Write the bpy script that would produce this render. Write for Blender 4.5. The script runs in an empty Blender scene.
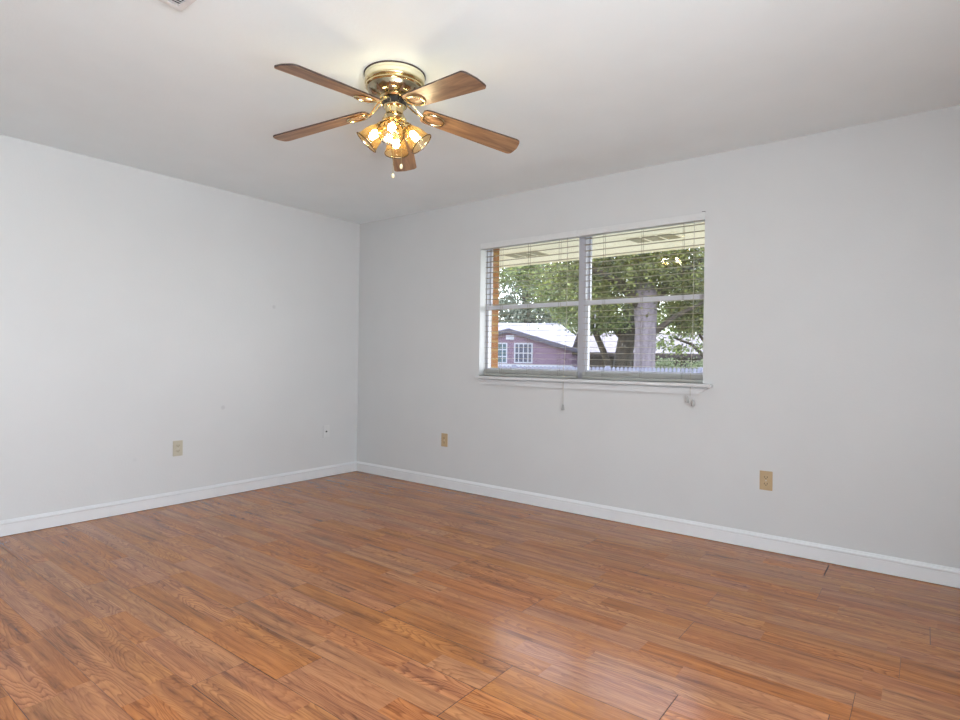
import bpy, bmesh, math, random
from mathutils import Vector, Matrix
PI = math.pi
R = math.radians
C = bpy.context.scene.collection
S = bpy.context.scene
rnd = random.Random(7)

# ------------------------------------------------------------------ camera, world, sun, large lights, exposure
CAMX, CAMY, CAMZ = 4.4486, -3.7905, 1.1187
YAW = R(37.6636)            # counter-clockwise from +y
cam_d = bpy.data.cameras.new('camera')
cam = bpy.data.objects.new('camera', cam_d); C.objects.link(cam)
cam_d.sensor_fit = 'HORIZONTAL'; cam_d.sensor_width = 36.0
cam_d.lens = 36.0 * 578.314 / 960.0
cam_d.clip_start = 0.02; cam_d.clip_end = 400
cam.matrix_world = (Matrix.Translation((CAMX, CAMY, CAMZ)) @ Matrix.Rotation(YAW, 4, 'Z')
                    @ Matrix.Rotation(R(90 - 0.055), 4, 'X') @ Matrix.Rotation(R(0.787), 4, 'Z'))
S.camera = cam

w = bpy.data.worlds.new('sky'); S.world = w; w.use_nodes = True
wn = w.node_tree.nodes; wl = w.node_tree.links
bg = wn['Background']
tc = wn.new('ShaderNodeTexCoord'); sx = wn.new('ShaderNodeSeparateXYZ'); rp = wn.new('ShaderNodeValToRGB')
wl.new(tc.outputs['Generated'], sx.inputs[0]); wl.new(sx.outputs['Z'], rp.inputs[0]); wl.new(rp.outputs[0], bg.inputs[0])
rp.color_ramp.elements[0].position = 0.0; rp.color_ramp.elements[0].color = (0.95, 0.97, 1.0, 1)
rp.color_ramp.elements[1].position = 0.7; rp.color_ramp.elements[1].color = (0.60, 0.70, 1.0, 1)
bg.inputs[1].default_value = 9.0

def light(name, kind, energy, color=(1, 1, 1)):
    d = bpy.data.lights.new(name, kind); d.energy = energy; d.color = color
    o = bpy.data.objects.new(name, d); C.objects.link(o); return o
sun = light('sun', 'SUN', 4.5, (1.0, 0.96, 0.88)); sun.data.angle = R(1.0)
to_sun = Vector((-0.33, 0.36, 0.90)).normalized()
sun.rotation_euler = (-to_sun).to_track_quat('-Z', 'Y').to_euler()
# added fill light in a made-up opening behind the camera
BW = dict(y0=-4.38, y1=-2.95, z0=0.35, z1=2.14, x=5.30)
dl = light('back_fill_light', 'AREA', 99, (0.86, 0.94, 1.0)); dl.data.shape = 'RECTANGLE'
dl.data.size = BW['y1'] - BW['y0'] - .1; dl.data.size_y = BW['z1'] - BW['z0'] - .1
dl.location = (BW['x'] + 0.06, (BW['y0'] + BW['y1']) / 2, (BW['z0'] + BW['z1']) / 2)
dl.rotation_euler = (R(90), 0, R(90))
BULB = 110.0

vs = S.view_settings
vs.view_transform = 'Standard'; vs.look = 'None'; vs.exposure = 0.0; vs.gamma = 1.0; vs.use_curve_mapping = False

# ------------------------------------------------------------------ materials
def mat(name):
    m = bpy.data.materials.new(name); m.use_nodes = True
    nt = m.node_tree; return m, nt, nt.nodes, nt.links, nt.nodes['Principled BSDF']
def plain(name, col, rough=0.5, metal=0.0, spec=0.5, noise=0.0, scale=20, bump=0.0, bscale=60, stretch=None):
    m, nt, n, l, b = mat(name)
    b.inputs['Base Color'].default_value = (*col, 1); b.inputs['Roughness'].default_value = rough
    b.inputs['Metallic'].default_value = metal; b.inputs['Specular IOR Level'].default_value = spec
    tcn = n.new('ShaderNodeTexCoord'); src = tcn.outputs['Object']
    if stretch:
        mp = n.new('ShaderNodeMapping'); mp.inputs['Scale'].default_value = stretch
        l.new(src, mp.inputs[0]); src = mp.outputs[0]
    if noise > 0:
        t = n.new('ShaderNodeTexNoise'); t.inputs['Scale'].default_value = scale; t.inputs['Detail'].default_value = 4
        l.new(src, t.inputs['Vector'])
        r = n.new('ShaderNodeValToRGB')
        r.color_ramp.elements[0].position = .3; r.color_ramp.elements[1].position = .7
        r.color_ramp.elements[0].color = (*[c * (1 - noise) for c in col], 1)
        r.color_ramp.elements[1].color = (*[min(1, c * (1 + noise)) for c in col], 1)
        l.new(t.outputs['Fac'], r.inputs[0]); l.new(r.outputs[0], b.inputs['Base Color'])
    if bump > 0:
        t2 = n.new('ShaderNodeTexNoise'); t2.inputs['Scale'].default_value = bscale; t2.inputs['Detail'].default_value = 3
        l.new(tcn.outputs['Object'], t2.inputs['Vector'])
        bp = n.new('ShaderNodeBump'); bp.inputs['Strength'].default_value = bump; bp.inputs['Distance'].default_value = 0.004
        l.new(t2.outputs['Fac'], bp.inputs['Height']); l.new(bp.outputs[0], b.inputs['Normal'])
    return m

M = {}
M['wall'] = plain('wall_paint', (0.60, 0.61, 0.612), 0.38, noise=0.012, scale=3, bump=0.12, bscale=70, spec=0.45)
M['ceiling'] = plain('ceiling_paint', (0.85, 0.92, 0.945), 0.85, noise=0.012, scale=4, bump=0.2, bscale=90, spec=0.2)
M['trim'] = plain('trim_paint', (0.73, 0.745, 0.76), 0.35, noise=0.015, scale=10)
M['sill'] = plain('sill_paint', (0.63, 0.64, 0.65), 0.35, noise=0.015, scale=10)
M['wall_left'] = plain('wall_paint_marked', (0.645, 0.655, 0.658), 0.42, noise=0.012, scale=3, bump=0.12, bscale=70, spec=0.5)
def add_spots(m, spots):                # two small scuffed patches in the paint
    nt = m.node_tree; n = nt.nodes; l = nt.links; b = n['Principled BSDF']
    src = b.inputs['Base Color'].links[0].from_socket
    tcn = n.new('ShaderNodeTexCoord')
    for (x, y, z, r, k) in spots:
        d = n.new('ShaderNodeVectorMath'); d.operation = 'DISTANCE'; d.inputs[1].default_value = (x, y, z)
        l.new(tcn.outputs['Object'], d.inputs[0])
        mr = n.new('ShaderNodeMapRange'); mr.inputs['From Min'].default_value = r * .5; mr.inputs['From Max'].default_value = r
        mr.inputs['To Min'].default_value = k; mr.inputs['To Max'].default_value = 0
        l.new(d.outputs['Value'], mr.inputs['Value'])
        mx = n.new('ShaderNodeMix'); mx.data_type = 'RGBA'; mx.inputs['B'].default_value = (.42, .43, .44, 1)
        l.new(mr.outputs[0], mx.inputs['Factor']); l.new(src, mx.inputs['A']); src = mx.outputs['Result']
    l.new(src, b.inputs['Base Color'])
add_spots(M['wall_left'], [(0, -1.382, .706, .022, .38), (0, -.938, 1.546, .02, .38), (0, -2.03, .37, .016, .15)])

def wood_floor():
    m, nt, n, l, b = mat('oak_laminate')
    at = n.new('ShaderNodeAttribute'); at.attribute_name = 'board'
    sp = n.new('ShaderNodeSeparateColor'); l.new(at.outputs['Color'], sp.inputs[0])
    tcn = n.new('ShaderNodeTexCoord'); xyz = n.new('ShaderNodeSeparateXYZ'); l.new(tcn.outputs['Object'], xyz.inputs[0])
    def math_(op, a, bb=None, c=None):
        k = n.new('ShaderNodeMath'); k.operation = op
        for i, v in enumerate((a, bb, c)):
            if v is None: continue
            if isinstance(v, (int, float)): k.inputs[i].default_value = v
            else: l.new(v, k.inputs[i])
        return k.outputs[0]
    def vec(x, y, z):
        k = n.new('ShaderNodeCombineXYZ')
        for i, v in enumerate((x, y, z)):
            if isinstance(v, (int, float)): k.inputs[i].default_value = v
            else: l.new(v, k.inputs[i])
        return k.outputs[0]
    def noise(v, scale, detail, rough=.5):
        k = n.new('ShaderNodeTexNoise'); k.inputs['Scale'].default_value = scale; k.inputs['Detail'].default_value = detail
        k.inputs['Roughness'].default_value = rough; l.new(v, k.inputs['Vector']); return k.outputs['Fac']
    X, Y = xyz.outputs['X'], xyz.outputs['Y']
    r1, r2, r3 = sp.outputs['Red'], sp.outputs['Green'], sp.outputs['Blue']
    ox = math_('MULTIPLY_ADD', r1, 91.0, X); oz = math_('MULTIPLY', r3, 60.0)
    # growth rings: contour lines of a stretched height field
    f = noise(vec(math_('MULTIPLY', ox, 1.15), math_('MULTIPLY', Y, 8.0), oz), 1.0, 2.0, .45)
    f2 = math_('MULTIPLY_ADD', f, 34.0, math_('MULTIPLY', Y, 10.0))
    jit = noise(vec(math_('MULTIPLY', ox, 9.0), math_('MULTIPLY', Y, 60.0), oz), 1.0, 3.0, .6)
    f3 = math_('MULTIPLY_ADD', jit, 1.1, f2)
    fr = math_('FRACT', f3)
    ringr = n.new('ShaderNodeValToRGB'); l.new(fr, ringr.inputs[0])
    e = ringr.color_ramp.elements
    e[0].position = 0; e[0].color = (0, 0, 0, 1); e[1].position = 1.0; e[1].color = (0, 0, 0, 1)
    a = e.new(.55); a.color = (.25, .25, .25, 1); a = e.new(.86); a.color = (1, 1, 1, 1)
    ring = ringr.outputs[0]
    # fine pores
    pore = noise(vec(math_('MULTIPLY', ox, 7.0), math_('MULTIPLY', Y, 190.0), oz), 1.0, 3.0, .6)
    # broad dark streaks along the grain
    streak = noise(vec(math_('MULTIPLY', ox, 1.9), math_('MULTIPLY', Y, 30.0), math_('ADD', oz, 7.0)), 1.0, 6.0, .66)
    tone = n.new('ShaderNodeValToRGB'); l.new(streak, tone.inputs[0])
    e = tone.color_ramp.elements
    e[0].position = .26; e[0].color = (0.120, 0.038, 0.013, 1); e[1].position = .74; e[1].color = (0.58, 0.218, 0.060, 1)
    a = e.new(.42); a.color = (0.335, 0.114, 0.032, 1); a = e.new(.55); a.color = (0.46, 0.166, 0.045, 1)
    mx = n.new('ShaderNodeMix'); mx.data_type = 'RGBA'; mx.blend_type = 'MULTIPLY'
    l.new(math_('MULTIPLY', ring, math_('MULTIPLY_ADD', r2, .62, .26)), mx.inputs['Factor'])
    l.new(tone.outputs[0], mx.inputs['A']); mx.inputs['B'].default_value = (.40, .30, .26, 1)
    mp = n.new('ShaderNodeMix'); mp.data_type = 'RGBA'; mp.blend_type = 'MULTIPLY'
    pr = n.new('ShaderNodeMapRange'); pr.inputs['From Min'].default_value = .55; pr.inputs['From Max'].default_value = .75
    pr.inputs['To Min'].default_value = 0; pr.inputs['To Max'].default_value = .55
    l.new(pore, pr.inputs['Value']); l.new(pr.outputs[0], mp.inputs['Factor'])
    l.new(mx.outputs['Result'], mp.inputs['A']); mp.inputs['B'].default_value = (.55, .45, .40, 1)
    hs = n.new('ShaderNodeHueSaturation'); l.new(mp.outputs['Result'], hs.inputs['Color'])
    l.new(math_('MULTIPLY_ADD', r2, .20, .98), hs.inputs['Value'])
    l.new(math_('MULTIPLY_ADD', r3, .12, .90), hs.inputs['Saturation'])
    l.new(math_('MULTIPLY_ADD', r1, .006, .499), hs.inputs['Hue'])
    l.new(hs.outputs[0], b.inputs['Base Color'])
    b.inputs['Roughness'].default_value = .27; b.inputs['Specular IOR Level'].default_value = .38
    rr = math_('MULTIPLY_ADD', pore, .10, .15); l.new(rr, b.inputs['Roughness'])
    bp = n.new('ShaderNodeBump'); bp.inputs['Strength'].default_value = .12; bp.inputs['Distance'].default_value = .001
    l.new(pore, bp.inputs['Height']); l.new(bp.outputs[0], b.inputs['Normal'])
    return m
M['floor'] = wood_floor()
M['gap'] = plain('floor_gap', (0.03, 0.018, 0.012), 0.9, noise=.2)

def blade_wood():
    m, nt, n, l, b = mat('fan_blade_oak')
    tcn = n.new('ShaderNodeTexCoord'); mpg = n.new('ShaderNodeMapping'); mpg.inputs['Scale'].default_value = (3, 26, 8)
    l.new(tcn.outputs['Object'], mpg.inputs[0])
    t = n.new('ShaderNodeTexNoise'); t.inputs['Scale'].default_value = 1.6; t.inputs['Detail'].default_value = 5; t.inputs['Distortion'].default_value = .6
    l.new(mpg.outputs[0], t.inputs['Vector'])
    r = n.new('ShaderNodeValToRGB'); l.new(t.outputs['Fac'], r.inputs[0])
    e = r.color_ramp.elements; e[0].position = .32; e[0].color = (.17, .085, .042, 1); e[1].position = .68; e[1].color = (.42, .245, .125, 1)
    l.new(r.outputs[0], b.inputs['Base Color']); b.inputs['Roughness'].default_value = .42; b.inputs['Specular IOR Level'].default_value = .6
    return m
M['blade'] = blade_wood()
M['blade_edge'] = plain('fan_blade_edge', (.05, .03, .025), .5, noise=.2)
M['brass'] = plain('polished_brass', (.76, .62, .35), .16, 1.0, noise=.04, scale=30)
M['brass_dark'] = plain('antique_brass', (.42, .37, .25), .2, 1.0, noise=.06, scale=30)
M['bowl_wedge'] = plain('bowl_wedge_brown', (.10, .05, .03), .35, noise=.2)
M['cream'] = plain('cream_enamel', (.72, .66, .45), .35, noise=.03)
M['black'] = plain('black_gloss', (.015, .013, .012), .2, noise=.2)
M['ivory'] = plain('ivory_plastic', (.50, .46, .36), .4, noise=.04)
M['tan'] = plain('tan_plastic', (.47, .345, .20), .4, noise=.04)
M['tan_dark'] = plain('tan_recess', (.10, .075, .04), .6, noise=.1)
M['white_plastic'] = plain('white_plastic', (.68, .69, .69), .35, noise=.02)
M['steel'] = plain('screw_steel', (.6, .58, .52), .3, 1.0, noise=.05)
M['alu'] = plain('white_aluminium', (.64, .64, .69), .4, noise=.03, scale=8)
M['alu_grey'] = plain('grey_aluminium', (.44, .44, .49), .4, noise=.04, scale=8)
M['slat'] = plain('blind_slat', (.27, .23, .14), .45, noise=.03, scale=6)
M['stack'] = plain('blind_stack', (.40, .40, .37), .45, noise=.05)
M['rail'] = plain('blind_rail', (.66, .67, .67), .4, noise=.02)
M['cord'] = plain('blind_cord', (.40, .38, .31), .8, noise=.05)
M['ladder'] = plain('ladder_string', (.13, .11, .06), .8, noise=.05)
M['tassel'] = plain('cord_tassel', (.36, .36, .35), .4, noise=.05)
M['near_black'] = plain('sash_latch', (.02, .02, .02), .4, noise=.1)  # also colours the painted shadow strip on the blind's end bracket
M['vent'] = plain('vent_enamel', (.72, .72, .72), .4, noise=.02)
M['vent_dark'] = plain('vent_inside', (.06, .06, .06), .8, noise=.1)

def glass():
    m, nt, n, l, b = mat('window_glass'); n.remove(b)
    out = n['Material Output']
    fr = n.new('ShaderNodeFresnel'); # same reflectance on both faces of the pane
    ge = n.new('ShaderNodeNewGeometry'); mr = n.new('ShaderNodeMapRange'); l.new(ge.outputs['Backfacing'], mr.inputs['Value'])
    mr.inputs['To Min'].default_value = 1.6; mr.inputs['To Max'].default_value = 1 / 1.6; l.new(mr.outputs[0], fr.inputs['IOR'])
    tr = n.new('ShaderNodeBsdfTransparent'); tr.inputs[0].default_value = (.96, .97, .96, 1)
    gl = n.new('ShaderNodeBsdfGlossy'); gl.inputs['Roughness'].default_value = 0.02
    mx = n.new('ShaderNodeMixShader'); l.new(fr.outputs[0], mx.inputs[0]); l.new(tr.outputs[0], mx.inputs[1]); l.new(gl.outputs[0], mx.inputs[2])
    l.new(mx.outputs[0], out.inputs[0]); return m
M['glass'] = glass()
def shade_glass():
    m, nt, n, l, b = mat('amber_shade_glass'); n.remove(b); out = n['Material Output']
    tcn = n.new('ShaderNodeTexCoord'); t = n.new('ShaderNodeTexNoise'); t.inputs['Scale'].default_value = 40
    l.new(tcn.outputs['Object'], t.inputs['Vector'])
    r = n.new('ShaderNodeValToRGB'); l.new(t.outputs['Fac'], r.inputs[0])
    r.color_ramp.elements[0].color = (.62, .30, .06, 1); r.color_ramp.elements[1].color = (.85, .52, .17, 1)
    tr = n.new('ShaderNodeBsdfTransparent'); tr.inputs[0].default_value = (.90, .82, .64, 1)
    tl = n.new('ShaderNodeBsdfTranslucent'); l.new(r.outputs[0], tl.inputs[0])
    df = n.new('ShaderNodeBsdfDiffuse'); l.new(r.outputs[0], df.inputs[0])
    gl = n.new('ShaderNodeBsdfGlossy'); gl.inputs['Roughness'].default_value = .12
    m1 = n.new('ShaderNodeMixShader'); m1.inputs[0].default_value = .026; l.new(tr.outputs[0], m1.inputs[1]); l.new(tl.outputs[0], m1.inputs[2])
    m2 = n.new('ShaderNodeMixShader'); m2.inputs[0].default_value = .016; l.new(m1.outputs[0], m2.inputs[1]); l.new(df.outputs[0], m2.inputs[2])
    m3 = n.new('ShaderNodeMixShader'); m3.inputs[0].default_value = .05; l.new(m2.outputs[0], m3.inputs[1]); l.new(gl.outputs[0], m3.inputs[2])
    l.new(m3.outputs[0], out.inputs[0]); return m
M['shade'] = shade_glass()
M['shade_rim'] = plain('shade_rim_glass', (.05, .025, .006), .25, noise=.1)
def bulb_mat():
    m, nt, n, l, b = mat('lit_bulb'); n.remove(b); out = n['Material Output']
    e = n.new('ShaderNodeEmission'); e.inputs[0].default_value = (.92, .96, 1.0, 1); e.inputs[1].default_value = BULB
    l.new(e.outputs[0], out.inputs[0]); return m
M['bulb'] = bulb_mat()
# outdoors
def brick(name, c1, c2, mortar, scale=1.0, swap=False):
    m, nt, n, l, b = mat(name)
    tcn = n.new('ShaderNodeTexCoord'); xyz = n.new('ShaderNodeSeparateXYZ'); l.new(tcn.outputs['Object'], xyz.inputs[0])
    add = n.new('ShaderNodeMath'); add.operation = 'ADD'; l.new(xyz.outputs['X'], add.inputs[0]); l.new(xyz.outputs['Y'], add.inputs[1])
    cb = n.new('ShaderNodeCombineXYZ'); l.new(add.outputs[0], cb.inputs[0]); l.new(xyz.outputs['Z'], cb.inputs[1])
    t = n.new('ShaderNodeTexBrick'); l.new(cb.outputs[0], t.inputs['Vector'])
    t.inputs['Color1'].default_value = (*c1, 1); t.inputs['Color2'].default_value = (*c2, 1); t.inputs['Mortar'].default_value = (*mortar, 1)
    t.inputs['Scale'].default_value = scale; t.inputs['Brick Width'].default_value = .21; t.inputs['Row Height'].default_value = .075
    t.inputs['Mortar Size'].default_value = .01
    l.new(t.outputs['Color'], b.inputs['Base Color']); b.inputs['Roughness'].default_value = .85
    return m
M['brick'] = brick('tan_brick', (0.2686, 0.0969, 0.0081), (0.2238, 0.0774, 0.0073), (0.2863, 0.1620, 0.0362))
M['brick_purple'] = brick('mauve_brick', (0.1203, 0.0666, 0.1042), (0.1060, 0.0594, 0.0901), (0.1457, 0.0997, 0.1291))
M['brown_wall'] = plain('brown_siding', (0.0350, 0.0228, 0.0175), .8, noise=.2, scale=4)
M['roof_pale'] = plain('pale_shingles', (0.1702, 0.1558, 0.1809), .8, noise=.12, scale=6)
M['roof_grey'] = plain('weathered_shingles', (0.1505, 0.1254, 0.1254), .8, noise=.25, scale=3)
M['fascia_mauve'] = plain('mauve_trim', (0.0502, 0.0426, 0.0600), .7, noise=.1)
M['fascia_brown'] = plain('brown_trim', (0.0251, 0.0137, 0.0114), .7, noise=.15)
M['house_white'] = plain('white_window_paint', (0.2862, 0.2862, 0.3157), .5, noise=.03)
M['house_pane'] = plain('house_window_pane', (0.0403, 0.0752, 0.0904), .15, spec=.3, noise=.3, scale=2)
M['house_pane_dark'] = plain('house_window_dark', (0.0403, 0.0426, 0.0654), .15, spec=.3, noise=.3, scale=2)
M['soffit'] = plain('soffit_paint', (0.82, 0.80, 0.60), .7, noise=.03, scale=3)
M['soffit_vent'] = plain('soffit_vent_mesh', (.28, .26, .15), .7, noise=.1)
M['patio'] = plain('pale_concrete', (0.3386, 0.3252, 0.3047), .9, noise=.08, scale=2)
M['lawn'] = plain('lawn', (0.0448, 0.0699, 0.0198), .95, noise=.35, scale=1.5)
M['fence'] = plain('pale_fence_paint', (0.1421, 0.1421, 0.1844), .6, noise=.08, scale=5)
M['bark_grey'] = plain('grey_bark', (0.1102, 0.0904, 0.1003), .9, noise=.3, scale=3, stretch=(3, 3, .6))
M['bark_brown'] = plain('brown_bark', (0.0327, 0.0228, 0.0137), .9, noise=.4, scale=3, stretch=(3, 3, .6))
M['roofing'] = plain('own_roof', (.3, .28, .27), .9, noise=.2)
def leaf(name, c1, c2, trans=.4):
    m, nt, n, l, b = mat(name); out = n['Material Output']
    at = n.new('ShaderNodeAttribute'); at.attribute_name = 'leaf'
    r = n.new('ShaderNodeValToRGB'); l.new(at.outputs['Fac'], r.inputs[0])
    r.color_ramp.elements[0].color = (*c1, 1); r.color_ramp.elements[1].color = (*c2, 1)
    l.new(r.outputs[0], b.inputs['Base Color']); b.inputs['Roughness'].default_value = .55
    tl = n.new('ShaderNodeBsdfTranslucent'); l.new(r.outputs[0], tl.inputs[0])
    mx = n.new('ShaderNodeMixShader'); mx.inputs[0].default_value = trans
    l.new(b.outputs[0], mx.inputs[1]); l.new(tl.outputs[0], mx.inputs[2]); l.new(mx.outputs[0], out.inputs[0]); return m
M['leaf_olive'] = leaf('olive_leaves', (0.0220, 0.0235, 0.0045), (0.190, 0.205, 0.050))
M['leaf_green'] = leaf('green_leaves', (0.0350, 0.0480, 0.0100), (0.225, 0.265, 0.080))
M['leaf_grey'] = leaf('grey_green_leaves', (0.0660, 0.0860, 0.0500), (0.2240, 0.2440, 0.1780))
M['leaf_lime'] = leaf('lime_leaves', (.055, .075, .014), (.33, .40, .12))
M['leaf_bush'] = leaf('bush_leaves', (0.0934, 0.1178, 0.0512), (0.2278, 0.2624, 0.1357))

# ------------------------------------------------------------------ helpers
def obj(name, bm, m, parent=None, smooth=False):
    me = bpy.data.meshes.new(name); bm.normal_update(); bm.to_mesh(me); bm.free()
    for mm in (m if isinstance(m, (list, tuple)) else [m]): me.materials.append(mm)
    if smooth:
        for p in me.polygons: p.use_smooth = True
        try: me.set_sharp_from_angle(angle=R(40))
        except Exception: pass
    o = bpy.data.objects.new(name, me); C.objects.link(o)
    if parent: o.parent = parent
    return o
def thing(name, label, cat, loc=(0, 0, 0), rotz=0, group=None):
    o = bpy.data.objects.new(name, None); C.objects.link(o); o.empty_display_size = .1
    o.location = loc; o.rotation_euler = (0, 0, rotz); o['label'] = label; o['category'] = cat
    if group: o['group'] = group
    return o
def tag(o, label, cat, group=None, kind=None):
    o['label'] = label; o['category'] = cat
    if group: o['group'] = group
    if kind: o['kind'] = kind
    return o
def struct(name, bm, m, parent=None, smooth=False):
    o = obj(name, bm, m, parent, smooth)
    if not parent: o['kind'] = 'structure'
    return o
def box(bm, x0, x1, y0, y1, z0, z1, mi=0, bev=0):
    r = bmesh.ops.create_cube(bm, size=1.0)
    for v in r['verts']:
        v.co = Vector(((x0 + x1) / 2 + v.co.x * (x1 - x0), (y0 + y1) / 2 + v.co.y * (y1 - y0), (z0 + z1) / 2 + v.co.z * (z1 - z0)))
    fs = list({f for v in r['verts'] for f in v.link_faces})
    for f in fs: f.material_index = mi
    if bev:
        es = list({e for v in r['verts'] for e in v.link_edges})
        bmesh.ops.bevel(bm, geom=es, offset=bev, segments=2, profile=.6, affect='EDGES')
    return bm
def nb(): return bmesh.new()
def prism(bm, prof, axis, a, b, mi=0):
    """prof: closed list of 2D points; axis: the axis it is pushed along from a to b (x: (y,z), y: (x,z), z: (x,y))"""
    def P(u, v, t): return {'x': (t, u, v), 'y': (u, t, v), 'z': (u, v, t)}[axis]
    va = [bm.verts.new(P(u, v, a)) for u, v in prof]; vb = [bm.verts.new(P(u, v, b)) for u, v in prof]
    fs = [bm.faces.new(va), bm.faces.new(vb[::-1])]
    n = len(prof)
    for i in range(n): fs.append(bm.faces.new((va[i], vb[i], vb[(i + 1) % n], va[(i + 1) % n])))
    for f in fs: f.material_index = mi
    bmesh.ops.recalc_face_normals(bm, faces=fs); return bm
def lathe(bm, prof, seg=48, mat4=None, mi=0, close=False):
    """prof: (r, z) list; spun about z"""
    rings = []
    for (r, z) in prof:
        ring = []
        for k in range(seg):
            a = 2 * PI * k / seg; co = Vector((r * math.cos(a), r * math.sin(a), z))
            if mat4: co = mat4 @ co
            ring.append(bm.verts.new(co))
        rings.append(ring)
    for i in range(len(rings) - 1):
        for k in range(seg):
            f = bm.faces.new((rings[i][k], rings[i][(k + 1) % seg], rings[i + 1][(k + 1) % seg], rings[i + 1][k])); f.material_index = mi
    if close:
        bm.faces.new(rings[0]); bm.faces.new(rings[-1])
    return bm
def tube(bm, pts, rad, seg=8, mi=0, cap=True):
    pts = [Vector(p) for p in pts]; rings = []
    rads = rad if isinstance(rad, (list, tuple)) else [rad] * len(pts)
    ref = None
    for i, p in enumerate(pts):
        d = (pts[min(i + 1, len(pts) - 1)] - pts[max(i - 1, 0)]).normalized()
        if ref is None:
            ref = d.orthogonal().normalized()
        ref = (ref - d * ref.dot(d)).normalized(); s2 = d.cross(ref)
        rings.append([bm.verts.new(p + (ref * math.cos(2 * PI * k / seg) + s2 * math.sin(2 * PI * k / seg)) * rads[i]) for k in range(seg)])
    for i in range(len(rings) - 1):
        for k in range(seg):
            f = bm.faces.new((rings[i][k], rings[i][(k + 1) % seg], rings[i + 1][(k + 1) % seg], rings[i + 1][k])); f.material_index = mi
    if cap: bm.faces.new(rings[0][::-1]); bm.faces.new(rings[-1])
    return bm
def bezier(p0, p1, p2, p3, n=12):
    out = []
    for i in range(n + 1):
        t = i / n; a = (1 - t)
        out.append(Vector(p0) * a ** 3 + Vector(p1) * 3 * a * a * t + Vector(p2) * 3 * a * t * t + Vector(p3) * t ** 3)
    return out

# ------------------------------------------------------------------ room shell
XM, YM, H = 5.30, -4.45, 2.44
WX0, WX1, WZ0, WZ1, WZT = 1.515, 3.320, 0.985, 2.076, 2.116     # window opening
# floor: one mesh of laminate planks, seams cut between them
ROW = 0.1985; PL = 1.232
JOINT = {1: 4.03, 3: 4.05, 4: 4.473, 5: 3.658, 6: 3.152, 7: 3.667, 9: 2.984, 11: 3.263, 2: 3.44, 8: 4.27, 10: 3.80}
bm = nb(); lay = bm.loops.layers.float_color.new('board')
def board(x0, x1, y0, y1, z=0.0):
    vs_ = [bm.verts.new(c) for c in ((x0, y0, z), (x1, y0, z), (x1, y1, z), (x0, y1, z))]
    f = bm.faces.new(vs_); c = (rnd.random(), rnd.random(), rnd.random(), 1)
    for lp in f.loops: lp[lay] = c
    return f
nrow = int(4.5 / ROW) + 1
for k in range(nrow):
    y1 = 0.0 if k == 0 else -0.05 - ROW * (k - 1)
    y0 = max(YM, -0.05 - ROW * k)
    if y1 <= YM: break
    j = JOINT.get(k, rnd.uniform(0, PL))
    xs = sorted({0.0, XM} | {j + PL * q for q in range(-5, 6) if 0.05 < j + PL * q < XM - .05})
    for a, b_ in zip(xs[:-1], xs[1:]):
        gx = .0009 + (.0010 if rnd.random() < .35 else 0)
        gy = .0008 + (.0013 if rnd.random() < .3 else 0)
        if k == 1 and abs(a - 4.03) < .01: gx, gy = .005, .0022
        X0, X1, Y0, Y1 = a + gx, b_ - gx * .4, y0 + gy, y1 - gy * .5
        ym = Y0 + (Y1 - Y0) * .5
        for (s0, s1) in ((Y0, ym), (ym, Y1)):
            cut = [X0]
            while True:
                nx = cut[-1] + rnd.uniform(.35, .85)
                if nx > X1 - .25: break
                cut.append(nx)
            cut.append(X1)
            for c0, c1 in zip(cut[:-1], cut[1:]): board(c0, c1, s0, s1)
r0 = len(bm.faces)
box(bm, 0, XM, YM, 0, -.12, -.0025, mi=1)
struct('floor', bm, [M['floor'], M['gap']])

bm = nb(); box(bm, -.15, 0, YM - .15, .15, -.12, H); struct('wall_left', bm, M['wall_left'])
bm = nb()
box(bm, 0, WX0, 0, .15, -.12, H); box(bm, WX1, XM, 0, .15, -.12, H)
box(bm, WX0, WX1, 0, .15, -.12, WZ0); box(bm, WX0, WX1, 0, .083, WZ1, H); box(bm, WX0, WX1, .083, .15, WZT, H)
struct('wall_right', bm, M['wall'])
bm = nb(); box(bm, 0, XM, YM - .15, YM, -.12, H); struct('wall_back', bm, M['wall'])
bm = nb()
box(bm, XM, XM + .15, YM - .15, BW['y0'], -.12, H); box(bm, XM, XM + .15, BW['y1'], .15, -.12, H)
box(bm, XM, XM + .15, BW['y0'], BW['y1'], -.12, BW['z0']); box(bm, XM, XM + .15, BW['y0'], BW['y1'], BW['z1'], H)
struct('wall_near', bm, M['wall'])
bm = nb(); box(bm, -.15, XM + .15, YM - .15, .15, H, H + .15); struct('ceiling', bm, M['ceiling'])
# plain frame round the made-up opening that holds the added fill light
bm = nb()
for (a, b_, c, d) in ((BW['y0'], BW['y0'] + .05, BW['z0'], BW['z1']), (BW['y1'] - .05, BW['y1'], BW['z0'], BW['z1']),
                      (BW['y0'] + .05, BW['y1'] - .05, BW['z0'], BW['z0'] + .05), (BW['y0'] + .05, BW['y1'] - .05, BW['z1'] - .05, BW['z1'])):
    box(bm, XM + .07, XM + .14, a, b_, c, d)
struct('fill_opening_frame', bm, M['alu'])

# baseboards with a rounded bead
def base_prof(s):   # (offset from wall, z)
    return [(0, .003), (s * .014, .003), (s * .014, .068), (s * .0125, .070), (s * .0165, .074), (s * .0175, .080), (s * .0155, .086), (s * .010, .0885), (s * .0085, .092), (s * .005, .097), (0, .098)]
bm = nb(); prism(bm, base_prof(-1), 'x', 0.018, XM); struct('baseboard_right', bm, M['trim'])
bm = nb(); prism(bm, base_prof(1), 'y', YM, -.0005); struct('baseboard_left', bm, M['trim'])

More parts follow.
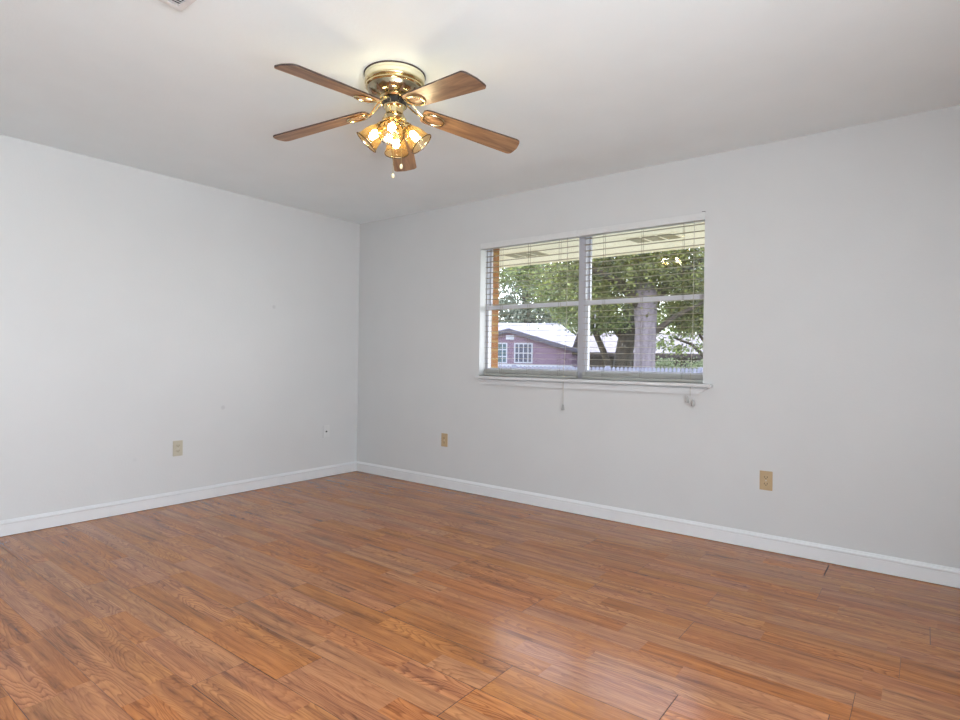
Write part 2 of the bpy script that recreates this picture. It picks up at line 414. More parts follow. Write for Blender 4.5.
# ------------------------------------------------------------------ window_1
win = nb()                                   # outer frame with centre mullion
FY0, FY1 = .085, .150
XL, XR, XC0, XC1 = WX0, WX1, 2.388, 2.446
JW = .010
box(win, XL, XL + JW, FY0, FY1, WZ0, WZT); box(win, XR - JW, XR, FY0, FY1, WZ0, WZT)
box(win, XL + JW, XR - JW, FY0, FY1, WZT - .02, WZT); box(win, XL + JW, XR - JW, FY0, FY1, WZ0, WZ0 + .03)
box(win, XC0, XC1, FY0 - .012, FY1, WZ0 + .03, WZT - .02)
W1 = struct('window_1', win, M['alu_grey'])
MR = 1.552
for (a, b_) in ((XL + JW, XC0), (XC1, XR - JW)):
    s = nb()                                 # upper sash, outer track
    st = .012
    box(s, a, a + st, .122, .146, MR - .015, WZT - .02); box(s, b_ - st, b_, .122, .146, MR - .015, WZT - .02)
    box(s, a + st, b_ - st, .122, .146, WZT - .045, WZT - .02); box(s, a + st, b_ - st, .122, .146, MR - .016, MR + .012)
    us = obj('upper_sash', s, M['alu_grey'], W1)
    g = nb(); box(g, a + st, b_ - st, .133, .136, MR + .012, WZT - .045)
    if a > 2:                                # this pane sits a touch skewed in its sash
        bmesh.ops.rotate(g, verts=g.verts, cent=((a + b_) / 2, .1345, 1.8), matrix=Matrix.Rotation(R(1.6), 3, 'Z'))
    obj('pane', g, M['glass'], us)
    s = nb(); st = .012                      # lower sash, inner track
    box(s, a, a + st, .092, .118, WZ0 + .03, MR + .016); box(s, b_ - st, b_, .092, .118, WZ0 + .03, MR + .016)
    box(s, a + st, b_ - st, .090, .119, MR - .017, MR + .016, bev=.003); box(s, a + st, b_ - st, .092, .118, WZ0 + .03, WZ0 + .065)
    ls = obj('lower_sash', s, M['alu'], W1)
    g = nb(); box(g, a + st, b_ - st, .104, .107, WZ0 + .065, MR - .017); obj('pane', g, M['glass'], ls)
    if a > 2:
        for z in (1.448, 1.378):
            k = nb(); box(k, a + .060, a + .069, .084, .1045, z - .016, z + .016, bev=.002); obj('sash_latch', k, M['near_black'], ls)
# stool and apron below the window
bm = nb(); box(bm, WX0 - .004, WX1 + .062, -.052, 0, .963, .9845, bev=.004); box(bm, WX0, WX1, -.004, .085, .9635, .985)
struct('trim_1', bm, M['sill'])
bm = nb()
box(bm, WX0 - .012, WX1 + .030, -.006, 0, .950, .963)
prism(bm, [(WX0 - .018, .953), (WX0 + .024, .914), (WX1 - .028, .914), (WX1 + .034, .953)], 'y', -.016, 0)
prism(bm, [(WX0 - .020, .953), (WX0 - .010, .944), (WX1 + .024, .944), (WX1 + .036, .953)], 'y', -.023, -.016)
prism(bm, [(WX0 + .017, .921), (WX0 + .024, .914), (WX1 - .028, .914), (WX1 - .018, .921)], 'y', -.021, -.016)
struct('trim_2', bm, M['sill'])

# blinds
def blind(x0, x1, xa, xb, label, cords, lift, end_bracket):
    t = thing('venetian_blind', label, 'blind', ((x0 + x1) / 2, .03, 2.07), 0, 'white slat blinds in the window')
    ox, oy, oz = t.location
    def L(bm_):
        bmesh.ops.translate(bm_, verts=bm_.verts, vec=(-ox, -oy, -oz)); return bm_
    b1 = nb(); box(b1, x0, x1, -.006, .052, 2.030, 2.0745, bev=.003); box(b1, x0, x1, -.010, -.006, 2.052, 2.0715)
    obj('headrail', L(b1), M['rail'], t)
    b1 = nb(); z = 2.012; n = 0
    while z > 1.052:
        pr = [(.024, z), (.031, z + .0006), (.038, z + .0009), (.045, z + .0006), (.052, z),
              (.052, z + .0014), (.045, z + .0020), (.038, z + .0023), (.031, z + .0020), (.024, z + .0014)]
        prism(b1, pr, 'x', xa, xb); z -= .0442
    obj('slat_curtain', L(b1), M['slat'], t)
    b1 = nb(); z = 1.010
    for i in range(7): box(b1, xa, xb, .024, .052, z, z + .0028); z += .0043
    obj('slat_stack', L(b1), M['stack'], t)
    b1 = nb(); box(b1, xa, xb, .022, .054, .9865, 1.007, bev=.003); obj('bottom_rail', L(b1), M['stack'], t)
    for cx in cords:
        b1 = nb()
        for yy in (.0235, .0525): tube(b1, [(cx, yy, 2.03), (cx, yy, .9875)], .0011, 6)
        obj('ladder_cord', L(b1), M['ladder'], t)
    for (cx, zb, ntas) in lift:
        b1 = nb(); tube(b1, [(cx, -.009, 2.03), (cx, -.012, 1.3), (cx, -.046, 1.0), (cx, -.046, zb)], .0019, 6)
        lc = obj('lift_cord', L(b1), M['cord'], t)
        for q in range(ntas):
            b1 = nb(); dx = (q - (ntas - 1) / 2) * .034
            lathe(b1, [(.002, .0), (.006, -.005), (.008, -.020), (.0115, -.036), (.0115, -.043), (.0, -.045)], 14, Matrix.Translation((cx + dx, -.046, zb + .002 - q * .02)))
            obj('tassel', L(b1), M['tassel'], lc, smooth=True)
    if end_bracket:
        b1 = nb(); box(b1, x1 - .014, x1 + .006, -.013, -.0105, 2.045, 2.078); box(b1, x1 - .014, x1 + .006, -.013, -.0005, 2.0781, 2.0815, mi=1)  # black strip on top is the bracket's corner shadow, put in as colour
        obj('bracket', L(b1), [M['rail'], M['near_black']], t)
    else:
        b1 = nb(); box(b1, x1 - .010, x1 + .010, -.013, -.0105, 2.036, 2.0755); obj('bracket', L(b1), M['rail'], t)
    return t
blind(1.520, 2.404, 1.547, 2.402, 'white slat blind over the left window sash, single cord ending in a tassel', [1.705, 1.97, 2.245], [(2.335, .795, 1)], False)
blind(2.412, 3.318, 2.452, 3.312, 'wider white slat blind over the right window sash, cord with two tassels', [2.61, 2.893, 3.175], [(3.257, .902, 2)], True)

# ------------------------------------------------------------------ wall plates
def outlet(loc, rotz, label, m):
    t = thing('wall_outlet', label, 'outlet', loc, rotz, 'duplex wall outlets')
    b1 = nb(); box(b1, -.0355, .0355, -.006, 0, -.0575, .0575, bev=.0025); obj('cover_plate', b1, m, t)
    for s in (1, -1):
        b1 = nb(); pr = []
        for k in range(24):
            a = 2 * PI * k / 24; pr.append((.0172 * math.cos(a), max(-.0125, min(.0125, .0172 * math.sin(a))) + s * .0195))
        prism(b1, pr, 'y', -.0085, -.006); rc = obj('receptacle', b1, m, t)
        b1 = nb(); box(b1, -.0095, -.0065, -.0088, -.0084, s * .0195 - .003, s * .0195 + .007); box(b1, .0060, .0095, -.0088, -.0084, s * .0195 - .002, s * .0195 + .007)
        box(b1, -.003, .003, -.0088, -.0084, s * .0195 - .0095, s * .0195 - .0045); obj('slots', b1, M['tan_dark'], rc)
    b1 = nb(); lathe(b1, [(.0, -.0012), (.003, -.0008), (.0034, 0)], 12, Matrix.Translation((0, -.006, 0)) @ Matrix.Rotation(R(90), 4, 'X') @ Matrix.Rotation(PI, 4, 'X'))
    obj('screw', b1, M['steel'], t)
    return t
outlet((3.698, 0, .418), 0, 'tan duplex outlet on the window wall, below and right of the window', M['tan'])
outlet((1.148, 0, .416), 0, 'tan duplex outlet on the window wall, near the corner', M['tan'])
outlet((0, -1.733, .420), R(90), 'ivory duplex outlet on the left blank wall', M['ivory'])
t = thing('wall_jack', 'white cable jack plate on the left wall close to the corner', 'wall plate', (0, -.375, .424), R(90))
b1 = nb(); box(b1, -.0355, .0355, -.005, 0, -.0575, .0575, bev=.0025); obj('cover_plate', b1, M['white_plastic'], t)
b1 = nb(); lathe(b1, [(.0075, 0), (.0075, .004), (.005, .004), (.005, .010), (.0, .010)], 16, Matrix.Translation((0, -.005, 0)) @ Matrix.Rotation(R(90), 4, 'X')); obj('connector', b1, M['near_black'], t)
for s in (1, -1):
    b1 = nb(); lathe(b1, [(.0034, 0), (.003, .001), (0, .0012)], 12, Matrix.Translation((0, -.005, s * .042)) @ Matrix.Rotation(R(90), 4, 'X')); obj('screw', b1, M['white_plastic'], t)

# ------------------------------------------------------------------ ceiling vent
t = thing('ceiling_vent', 'white louvred air vent in the ceiling', 'vent', (2.335, -2.855, H), 0)
vx, vy = .15, .105
b1 = nb()
for (a, b_, c, d) in ((-vx, vx, -vy, -vy + .022), (-vx, vx, vy - .022, vy), (-vx, -vx + .022, -vy + .022, vy - .022), (vx - .022, vx, -vy + .022, vy - .022)):
    box(b1, a, b_, c, d, -.010, 0)
obj('frame', b1, M['vent'], t)
b1 = nb(); box(b1, -vx + .022, vx - .022, -vy + .022, vy - .022, -.002, -.0005); obj('duct_opening', b1, M['vent_dark'], t)
b1 = nb(); k = 0; x = -vx + .034
while x < vx - .03:
    prism(b1, [(x - .006, -.004), (x + .006, -.013), (x + .0075, -.012), (x - .0045, -.003)], 'y', -vy + .022, vy - .022); x += .0145
obj('louvres', b1, M['vent'], t)

# ------------------------------------------------------------------ ceiling fan
FX, FY = 2.464, -1.901
fan = thing('ceiling_fan', 'brass ceiling fan with five wooden blades and four lit glass shades', 'ceiling fan', (FX, FY, H), 0)
def zz(z): return z - H
b1 = nb(); lathe(b1, [(.0, zz(2.44)), (.132, zz(2.44)), (.138, zz(2.438)), (.1405, zz(2.430)), (.139, zz(2.4255)), (.1355, zz(2.4235)), (.139, zz(2.4215)), (.1395, zz(2.410)), (.137, zz(2.405)), (.135, zz(2.404)), (.135, zz(2.4025))], 64)
obj('canopy_ring', b1, M['cream'], fan, True)
b1 = nb(); lathe(b1, [(.1385, zz(2.4399)), (.1435, zz(2.4395)), (.1435, zz(2.4355)), (.1385, zz(2.4345))], 64); obj('ceiling_gasket', b1, M['blade_edge'], fan, True)
b1 = nb(); lathe(b1, [(.134, zz(2.405)), (.1385, zz(2.402)), (.1385, zz(2.396)), (.1345, zz(2.391)), (.130, zz(2.389)), (.131, zz(2.387)), (.1345, zz(2.384)), (.134, zz(2.379)), (.129, zz(2.375)), (.125, zz(2.374))], 64)
obj('trim_ring', b1, M['brass'], fan, True)
bowl = [(.126, 2.375), (.1235, 2.362), (.116, 2.350), (.104, 2.342), (.086, 2.337), (.066, 2.335)]
b1 = nb(); lathe(b1, [(r_, zz(z_)) for r_, z_ in bowl], 64)
def bowl_z(r_):
    for (ra, za), (rb, zb) in zip(bowl[:-1], bowl[1:]):
        if rb <= r_ <= ra: return za + (zb - za) * (ra - r_) / (ra - rb)
    return bowl[-1][1]
for k in range(12):                           # dark brown wedges laid on the bowl
    q = Matrix.Rotation(2 * PI * k / 12 + .1, 4, 'Z'); rs = [.122, .116, .108, .100, .092, .086]
    row = [(b1.verts.new(q @ Vector((r_ + .0006, -.0022 - .0105 * i / 5, zz(bowl_z(r_)) - .0008))), b1.verts.new(q @ Vector((r_ + .0006, .0022 + .0105 * i / 5, zz(bowl_z(r_)) - .0008)))) for i, r_ in enumerate(rs)]
    for (a0, a1), (c0, c1) in zip(row[:-1], row[1:]): b1.faces.new((a0, a1, c1, c0)).material_index = 1
obj('motor_housing', b1, [M['brass_dark'], M['bowl_wedge']], fan, True)
b1 = nb(); lathe(b1, [(.068, zz(2.340)), (.070, zz(2.333)), (.066, zz(2.327)), (.058, zz(2.325))], 48); obj('hub_ring', b1, M['brass'], fan, True)
b1 = nb(); lathe(b1, [(.057, zz(2.328)), (.057, zz(2.296)), (.045, zz(2.294))], 48); obj('hub', b1, M['black'], fan, True)
b1 = nb(); lathe(b1, [(.054, zz(2.297)), (.050, zz(2.288)), (.042, zz(2.284)), (.040, zz(2.262)), (.046, zz(2.256)), (.050, zz(2.246)), (.046, zz(2.234)), (.030, zz(2.222)), (.014, zz(2.216)), (.008, zz(2.204)), (0, zz(2.202))], 40)
obj('switch_housing', b1, M['brass'], fan, True)
# blades
def blade_mesh():
    bmm = nb(); r0, r1 = .135, .636; n = 14
    out = []
    w0, w1 = .052, .0645
    # right side out, rounded tip, back
    pts = []
    pts += [(r0, -.034), (r0 + .012, -.047)]
    pts += [(r0 + .03, -w0)]
    for i in range(1, 9): pts.append((r0 + .03 + (r1 - .030 - r0 - .03) * i / 8, -(w0 + (w1 - w0) * i / 8)))
    for i in range(1, 6):
        a = -PI / 2 + (PI / 2) * i / 6; pts.append((r1 - .030 + .024 * math.cos(a), -w1 + .026 + .026 * math.sin(a)))
    pts.append((r1 - .004, -.030)); pts.append((r1, 0)); pts.append((r1 - .004, .030))
    half = [(x, y) for x, y in pts[:-1] if y < 0]
    full = half + [(r1, 0)] + [(x, -y) for x, y in reversed(half)]
    prism(bmm, full, 'z', -.0035, .0035)
    for f in bmm.faces:
        if abs(f.normal.z) < .5: f.material_index = 1
    return bmm
def iron_mesh():
    bmm = nb()
    # oval medallion ring under the blade root, arm back to the hub
    N = 36; ra, rb = .052, .036; cx = .193; tr = .0055
    ring = []
    for k in range(N):
        a = 2 * PI * k / N
        c = Vector((cx + ra * math.cos(a), rb * math.sin(a), -.009)); nrm = Vector((rb * math.cos(a), ra * math.sin(a), 0)).normalized()
        ring.append([bmm.verts.new(c + nrm * (tr * math.cos(2 * PI * j / 8)) + Vector((0, 0, tr * .8 * math.sin(2 * PI * j / 8)))) for j in range(8)])
    for k in range(N):
        for j in range(8):
            bmm.faces.new((ring[k][j], ring[(k + 1) % N][j], ring[(k + 1) % N][(j + 1) % 8], ring[k][(j + 1) % 8]))
    for s in (-1, 1):
        tube(bmm, bezier((.052, s * .010, .034), (.080, s * .026, .034), (.100, s * .006, -.002), (.143, s * .004, -.009), 12), [.0055, .005, .0045, .0042, .004, .004, .004, .004, .004, .004, .004, .004, .004], 8)
    return bmm
BA = R(130.12)
dz = {0: 0.0, 1: -.003, 2: .017, 3: -.008, 4: -.012}
bproto = iproto = None
for k in range(5):
    a = BA + k * 2 * PI / 5
    rootz, tipz = 2.268, 2.204 + dz[k]
    droop = math.atan2(rootz - tipz, .622 - .19)
    if bproto is None:
        bproto = obj('blade', blade_mesh(), [M['blade'], M['blade_edge']], fan)
        iproto = obj('blade_iron', iron_mesh(), M['brass'], bproto, True)
        mproto = nb(); lathe(mproto, [(0, -.0105), (.020, -.0095), (.0255, -.0055), (.0265, -.0035)], 28, Matrix.Translation((.193, 0, 0)) @ Matrix.Diagonal((1.6, 1.1, 1, 1)))
        mproto = obj('medallion', mproto, M['blade'], bproto, True)
        b_ = bproto
    else:
        b_ = bproto.copy(); C.objects.link(b_); b_.parent = fan
        for pr in (iproto, mproto):
            i_ = pr.copy(); C.objects.link(i_); i_.parent = b_
    pivot = Vector((0, 0, zz(rootz) + .19 * math.sin(droop)))
    b_.matrix_local = Matrix.Translation(pivot) @ Matrix.Rotation(a, 4, 'Z') @ Matrix.Rotation(droop, 4, 'Y') @ Matrix.Rotation(R(-10.6), 4, 'X')
# light kit
SA = R(310)
for k in range(4):
    a = SA + k * PI / 2
    tilt = R(43)
    # local shade frame: -Z is the way the mouth faces
    base = Vector((.052 * math.cos(a), .052 * math.sin(a), zz(2.207)))
    mt = Matrix.Translation(base) @ Matrix.Rotation(a, 4, 'Z') @ Matrix.Rotation(-tilt, 4, 'Y')
    b1 = nb(); prof = [(.021, 0.0), (.024, -.012), (.030, -.026), (.040, -.045), (.047, -.066), (.050, -.086), (.053, -.100), (.0585, -.112)]
    seg = 40; rings = []
    for (r, z) in prof:
        rings.append([])
        for j in range(seg):
            an = 2 * PI * j / seg; fl = 1 + .035 * math.cos(8 * an) * max(0, (-z - .05) / .062)
            rings[-1].append(b1.verts.new(Vector((r * fl * math.cos(an), r * fl * math.sin(an), z))))
    for i in range(len(rings) - 1):
        for j in range(seg):
            b1.faces.new((rings[i][j], rings[i][(j + 1) % seg], rings[i + 1][(j + 1) % seg], rings[i + 1][j]))
    # thicker rolled lip
    lathe(b1, [(.0575, -.1100), (.0605, -.1105), (.0612, -.1130), (.0595, -.1148), (.0570, -.1135), (.0575, -.1100)], seg, None, 1)
    sh = obj('lamp_shade', b1, [M['shade'], M['shade_rim']], fan, True); sh.matrix_local = mt
    so = sh.modifiers.new('thickness', 'SOLIDIFY'); so.thickness = .0025; so.offset = 1
    b1 = nb(); lathe(b1, [(0, .010), (.019, .008), (.0235, .002), (.0255, -.012), (.024, -.014)], 24); obj('fitter', b1, M['brass'], sh, True)
    b1 = nb(); bmesh.ops.create_uvsphere(b1, u_segments=16, v_segments=10, radius=.0175)
    for v in b1.verts: v.co.z = v.co.z * 1.5 - .062
    obj('bulb', b1, M['bulb'], sh, True)
    b1 = nb(); lathe(b1, [(.012, -.004), (.012, -.036), (.0135, -.040)], 16); obj('socket', b1, M['brass'], sh, True)
    b1 = nb(); ca, sa = math.cos(a), math.sin(a)
    tube(b1, bezier((.030 * ca, .030 * sa, zz(2.246)), (.045 * ca, .045 * sa, zz(2.250)), (.050 * ca, .050 * sa, zz(2.236)), (.051 * ca, .051 * sa, zz(2.212)), 8), .009, 10)
    obj('lamp_arm', b1, M['brass'], fan, True)
# pull chains (their places seen from the doorway side of the room)
rgt = Vector((math.cos(YAW), math.sin(YAW), 0))
for (off, zb) in ((.035, 2.017), (-.003, 1.972)):
    p = rgt * off
    b1 = nb(); tube(b1, [(p.x, p.y, zz(2.236)), (p.x, p.y, zz(zb + .008))], .0011, 6); pc = obj('pull_chain', b1, M['brass'], fan)
    b1 = nb(); lathe(b1, [(0, .012), (.004, .010), (.0072, .002), (.0078, -.004), (.005, -.011), (0, -.0125)], 16, Matrix.Translation((p.x, p.y, zz(zb))))
    obj('fob', b1, M['cream'], pc, True)

# ------------------------------------------------------------------ outdoors
GZ = -.35
bm = nb(); box(bm, -60, 60, 3.2, 90, GZ - .3, GZ - .02); struct('ground', bm, M['lawn'])
bm = nb(); box(bm, -12, 14, .27, 3.2, GZ - .3, GZ); struct('patio', bm, M['patio'])
bm = nb()                                     # brick veneer with the window opening
box(bm, -6, WX0, .15, .265, GZ - .3, 2.12); box(bm, WX1, 9, .15, .265, GZ - .3, 2.12)
box(bm, WX0, WX1, .15, .265, GZ - .3, WZ0 - .02)
struct('wall_outside', bm, M['brick'])
bm = nb(); box(bm, -6, 9, .15, 1.30, 2.12, 2.14); struct('trim_3', bm, M['soffit'])            # eave soffit
bm = nb(); box(bm, -6, 9, 1.30, 1.325, 2.115, 2.28); struct('trim_4', bm, M['soffit'])          # fascia board
bm = nb(); prism(bm, [(-5.2, 2.62), (-2.1, 4.2), (1.36, 2.29), (1.36, 2.23), (-2.1, 4.1), (-5.2, 2.55)], 'x', -6, 9); struct('roof', bm, M['roofing'])
def soffit_vent(x, y, label):
    t = thing('soffit_vent', label, 'vent', (x, y, 2.12), 0, 'vents in the eave soffit')
    b1 = nb()
    for i in range(3):
        xx = -.19 + i * .13; prism(b1, [(xx, -.10), (xx + .105, -.10), (xx + .125, .10), (xx + .02, .10)], 'z', -.006, -.003)
    obj('mesh_screen', b1, M['soffit_vent'], t)
    b1 = nb(); box(b1, -.215, .215, -.125, .125, -.003, 0); obj('frame', b1, M['soffit'], t)
soffit_vent(1.43, .80, 'tan soffit vent above the left window sash')
soffit_vent(2.69, .76, 'tan soffit vent above the right window sash')

# frame of the far yard: local x = along the fence, local y = away from the house
def yard(lx, ly, z=0.0):
    return Vector((CAMX + lx * math.cos(YAW) - ly * math.sin(YAW), CAMY + lx * math.sin(YAW) + ly * math.cos(YAW), z))

# picket fence
t = thing('picket_fence', 'pale lavender white picket fence low in the window, across the yard', 'fence', yard(2.6, 14.0, GZ), YAW)
FT = .985 - GZ
b1 = nb(); x = -4.2
while x < 10.2:
    prism(b1, [(x, 0.06), (x + .078, 0.06), (x + .078, FT - .03), (x + .039, FT), (x, FT - .03)], 'y', -.01, .01); x += .098
obj('picket_panel', b1, M['fence'], t)
for z in (.25, FT - .2):
    b1 = nb(); box(b1, -4.2, 10.2, .01, .05, z, z + .09); obj('rail', b1, M['fence'], t)
for k in range(7):
    b1 = nb(); box(b1, -4.1 + k * 2.28, -4.0 + k * 2.28, .05, .15, -.3, FT + .02); obj('post', b1, M['fence'], t)

# brick house with a front gable
HB = -.9
h = thing('brick_house', 'mauve brick house with front gable and pale roof, left window', 'house', yard(0, 32, HB), YAW)
def hz(z): return z - HB
b1 = nb(); prism(b1, [(-2.0, hz(HB)), (5.1, hz(HB)), (5.1, hz(1.70)), (1.55, hz(2.72)), (-2.0, hz(1.70))], 'y', 0, 9); obj('gable_wall', b1, M['brick_purple'], h)
b1 = nb(); box(b1, -9, 6.6, 4.5, 13, 0, hz(1.75)); obj('wall', b1, M['brick_purple'], h)
b1 = nb()
for s in (-1, 1):
    x0 = 1.55; x1 = 1.55 + s * 3.95; zt = hz(2.78); zb = hz(2.78) - 3.95 * .287
    prism(b1, [(x0, zt), (x1, zb), (x1, zb + .1), (x0, zt + .1)], 'y', -.12, 9.5)
obj('gable_roof', b1, M['roof_pale'], h)
b1 = nb()
for s in (-1, 1):
    x0 = 1.55; x1 = 1.55 + s * 3.95; zt = hz(2.78); zb = hz(2.78) - 3.95 * .287
    prism(b1, [(x0, zt - .14), (x1, zb - .14), (x1, zb + .06), (x0, zt + .06)], 'y', -.17, -.12)
obj('rake_board', b1, M['fascia_mauve'], h)
b1 = nb()                                     # hip roof of the main body
v = [b1.verts.new(c) for c in ((-9.5, 4.0, hz(1.75)), (7.2, 4.0, hz(1.75)), (7.2, 13.5, hz(1.75)), (-9.5, 13.5, hz(1.75)), (-5, 8.8, hz(3.72)), (5.6, 8.8, hz(3.72)))]
for f in ((0, 1, 5, 4), (1, 2, 5), (2, 3, 4, 5), (3, 0, 4), (3, 2, 1, 0)): b1.faces.new([v[i] for i in f])
obj('main_roof', b1, M['roof_pale'], h)
def house_window(par, x0, x1, z0, z1, y, nx, nz, pane):
    b1 = nb(); f = .07
    box(b1, x0, x0 + f, y - .06, y, z0, z1); box(b1, x1 - f, x1, y - .06, y, z0, z1); box(b1, x0 + f, x1 - f, y - .06, y, z1 - f, z1); box(b1, x0 + f, x1 - f, y - .06, y, z0, z0 + f)
    for i in range(1, nx):
        xx = x0 + (x1 - x0) * i / nx; box(b1, xx - .025, xx + .025, y - .055, y - .005, z0 + f, z1 - f)
    for i in range(1, nz):
        q = z0 + (z1 - z0) * i / nz; box(b1, x0 + f, x1 - f, y - .052, y - .008, q - .03, q + .03)
    w_ = obj('window', b1, M['house_white'], par)
    b1 = nb(); box(b1, x0 + f, x1 - f, y - .02, y - .004, z0 + f, z1 - f); obj('pane', b1, pane, w_)
house_window(h, .70, 1.50, hz(.92), hz(2.06), 0, 3, 3, M['house_pane'])
house_window(h, 1.88, 2.90, hz(.94), hz(2.06), 0, 4, 2, M['house_pane_dark'])
b1 = nb(); box(b1, 1.42, 1.86, -.05, 0, hz(2.24), hz(2.48)); obj('gable_vent', b1, M['house_white'], h)
b1 = nb(); box(b1, -2.0, 5.1, -.08, 0, hz(.74), hz(.88)); obj('sill_band', b1, M['house_white'], h)

# long low house behind the trees on the right
h2 = thing('low_house', 'long low brown house with pale roof, seen behind the tree trunks', 'house', yard(0, 31, HB), YAW)
b1 = nb(); box(b1, 5.9, 18, 0, 3.6, 0, hz(1.60)); obj('wall', b1, M['brown_wall'], h2)
b1 = nb(); prism(b1, [(-.7, hz(1.58)), (1.8, hz(2.78)), (4.3, hz(1.58)), (4.3, hz(1.46)), (1.8, hz(2.66)), (-.7, hz(1.46))], 'x', 5.5, 18.5); obj('roof', b1, M['roof_grey'], h2)
b1 = nb(); box(b1, 5.5, 18.5, -.74, -.70, hz(1.36), hz(1.58)); obj('fascia', b1, M['fascia_brown'], h2)

# leaves and trees
def leaves(name, clumps, n, size, m, parent, seed):
    r_ = random.Random(seed); vs_, fs_, cols = [], [], []
    tot = sum(c[3] for c in clumps)
    for (c, rad, sub, wgt) in clumps:
        cen = []
        for _ in range(sub):
            while True:
                u = Vector((r_.uniform(-1, 1), r_.uniform(-1, 1), r_.uniform(-1, 1)))
                if u.length < 1: break
            cen.append(Vector(c) + Vector((u.x * rad[0], u.y * rad[1], u.z * rad[2])))
        for _ in range(int(n * wgt / tot)):
            q = r_.choice(cen); sg = .17 * min(rad) + .12
            p = q + Vector((r_.gauss(0, sg * 1.3), r_.gauss(0, sg * 1.3), r_.gauss(0, sg * .7)))
            d = Vector((r_.gauss(0, 1), r_.gauss(0, 1), r_.gauss(0, .6))).normalized(); e = d.orthogonal().normalized()
            e = (Matrix.Rotation(r_.uniform(0, 6.28), 3, d) @ e); s = size * r_.uniform(.6, 1.3); t_ = d.cross(e)
            i = len(vs_)
            vs_ += [p - e * s * .5, p + t_ * s * .28 + d * s * .06, p + e * s * .5, p - t_ * s * .28 + d * s * .06]
            fs_.append((i, i + 1, i + 2, i + 3)); cols.append(r_.random())
    me = bpy.data.meshes.new(name); me.from_pydata(vs_, [], fs_); me.materials.append(m)
    at_ = me.attributes.new('leaf', 'FLOAT', 'FACE'); at_.data.foreach_set('value', cols)
    o = bpy.data.objects.new(name, me); C.objects.link(o); o.parent = parent; return o
def tree(label, lx, ly, trunk, branches, clumps, n, size, bark, leafm, seed):
    """trunk/branches: (lx, ly, z, r) points in yard coordinates relative to the tree's foot"""
    t = thing('tree', label, 'tree', yard(lx, ly, HB + .55), YAW, 'trees beyond the fence')
    b1 = nb(); tube(b1, [p[:3] for p in trunk], [p[3] for p in trunk], 14); obj('trunk', b1, bark, t, True)
    for br in branches:
        b1 = nb(); tube(b1, [p[:3] for p in br], [p[3] for p in br], 10); obj('branch', b1, M['bark_brown'], t, True)
    leaves('foliage', clumps, n, size, leafm, t, seed)
    return t
# grey-lavender trunk in the right sash
tree('big tree with pale grey trunk, in the right window sash', 5.69, 20.0,
     [(0, 0, -.4, .46), (0, 0, .4, .39), (.0, 0, 1.6, .36), (.03, 0, 2.6, .36), (.0, 0, 3.8, .42), (-.1, 0, 5.0, .36), (-.2, .1, 5.7, .22)],
     [[(.1, 0, 2.3, .12), (.9, -.3, 3.0, .09), (1.8, -.5, 3.5, .05)], [(0, 0, 3.2, .2), (-1.0, -.2, 4.2, .15), (-2.4, -.4, 4.8, .08)], [(0, 0, 3.4, .22), (1.2, -.2, 4.6, .14), (2.8, 0, 5.4, .07)]],
     [((-1.4, .5, 4.6), (2.4, 1.4, 1.3), 60, 1.3), ((1.7, .4, 4.4), (1.9, 1.4, 1.5), 60, 1.1), ((.1, -.8, 4.9), (1.0, .5, .9), 22, .30), ((.4, .3, 5.4), (3.4, 1.6, .6), 60, .6), ((2.1, .6, 3.2), (1.1, .8, .55), 22, .30)],
     26000, .13, M['bark_grey'], M['leaf_olive'], 3)
# dark double trunk leaning into it
tree('dark forked tree leaning just left of the pale grey trunk', 6.25, 25.7,
     [(0, 0, -.4, .50), (.02, 0, .6, .42), (.10, 0, 1.6, .38), (.30, 0, 2.6, .40), (.5, 0, 3.8, .40), (.6, 0, 5.6, .25)],
     [[(-.25, -.1, .3, .20), (-.45, -.1, 1.0, .16), (-.75, -.1, 1.8, .15), (-1.1, -.1, 2.6, .13), (-1.6, 0, 3.6, .10)], [(.2, 0, 2.4, .2), (-.8, .1, 3.6, .14), (-2.2, .2, 4.4, .09)]],
     [((-2.0, 0, 4.2), (1.6, 1.3, 1.3), 50, 1.0), ((-.9, 0, 3.2), (1.1, .9, .5), 24, .4), ((-4.2, .4, 5.4), (1.6, 1.3, .7), 30, .3), ((-1.8, .2, 5.6), (3.0, 1.6, .6), 46, .6)],
     18000, .14, M['bark_brown'], M['leaf_green'], 5)
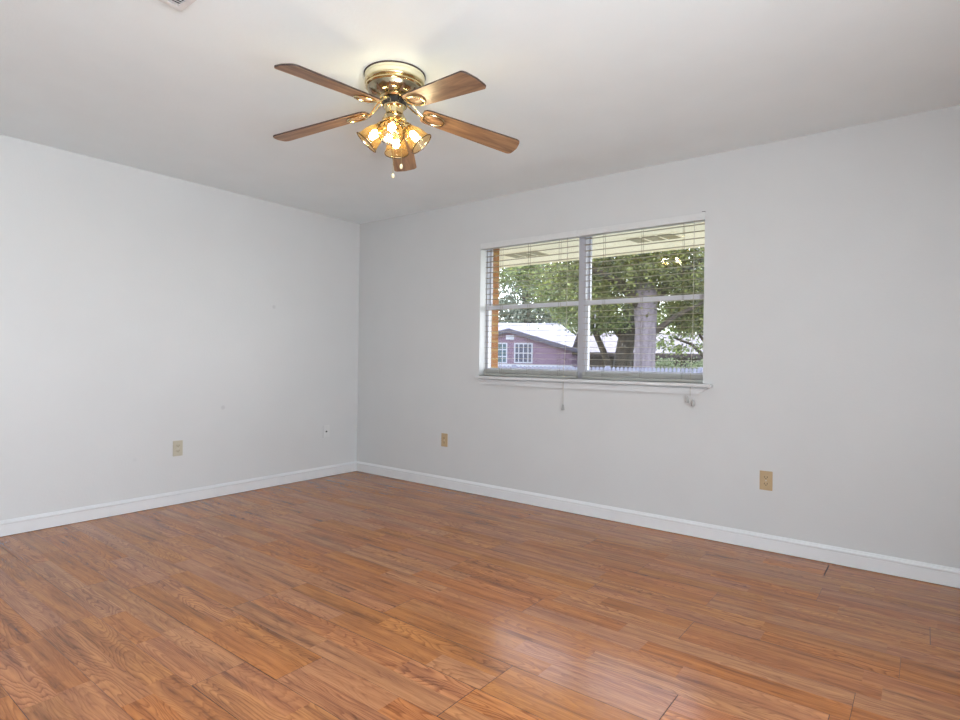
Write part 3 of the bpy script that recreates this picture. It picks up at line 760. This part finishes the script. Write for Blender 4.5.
# brighter tree on the right edge
tree('bright green tree at the right edge of the window', 9.6, 24.0,
     [(0, 0, -.4, .2), (.1, 0, 1.2, .16), (0, 0, 3, .14), (.1, 0, 5, .1)],
     [[(0, 0, 1.4, .08), (-.8, 0, 2.2, .06), (-1.6, 0, 2.5, .04)], [(.05, 0, 1.8, .08), (-.6, .2, 2.9, .05)]],
     [((-.7, 0, 3.3), (1.9, 1.2, .75), 50, .8), ((.3, 0, 4.7), (2.4, 1.4, .9), 60, 1.0), ((-1.2, 0, 2.15), (1.3, .6, .25), 18, .07)],
     14000, .14, M['bark_brown'], M['leaf_lime'], 8)
# hazy trees behind the brick house
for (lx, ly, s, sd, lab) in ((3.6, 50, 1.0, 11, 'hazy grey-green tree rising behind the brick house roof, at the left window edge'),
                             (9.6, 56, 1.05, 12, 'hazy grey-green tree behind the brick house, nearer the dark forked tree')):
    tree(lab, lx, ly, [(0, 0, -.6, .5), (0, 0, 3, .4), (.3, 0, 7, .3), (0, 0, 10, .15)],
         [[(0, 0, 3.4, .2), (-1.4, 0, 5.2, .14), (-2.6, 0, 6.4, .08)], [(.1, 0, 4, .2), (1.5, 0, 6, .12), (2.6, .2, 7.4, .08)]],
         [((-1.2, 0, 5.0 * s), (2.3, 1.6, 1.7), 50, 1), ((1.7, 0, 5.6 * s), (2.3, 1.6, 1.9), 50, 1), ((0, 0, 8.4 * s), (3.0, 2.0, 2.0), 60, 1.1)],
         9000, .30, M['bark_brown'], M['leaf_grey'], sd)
# clipped bushes before the low house
for (lx, ly, rx, zt, sd, lab) in ((8.55, 27.0, .52, 1.36, 21, 'rounded bright green bush right beside the pale grey trunk'),
                                  (10.15, 27.0, .50, 1.30, 22, 'rounded bright green bush at the lower right corner of the window')):
    t = thing('bush', lab, 'bush', yard(lx, ly, HB + .3), YAW, 'bushes before the low house')
    leaves('foliage', [((0, 0, (zt - HB - .3) / 2), (rx, .5, (zt - HB - .3) / 2 - .12), 60, 1)], 5000, .12, M['leaf_bush'], t, sd)
    b1 = nb(); tube(b1, [(0, 0, -.1), (0, 0, 1.0)], [.05, .03], 8); obj('stem', b1, M['bark_brown'], t)
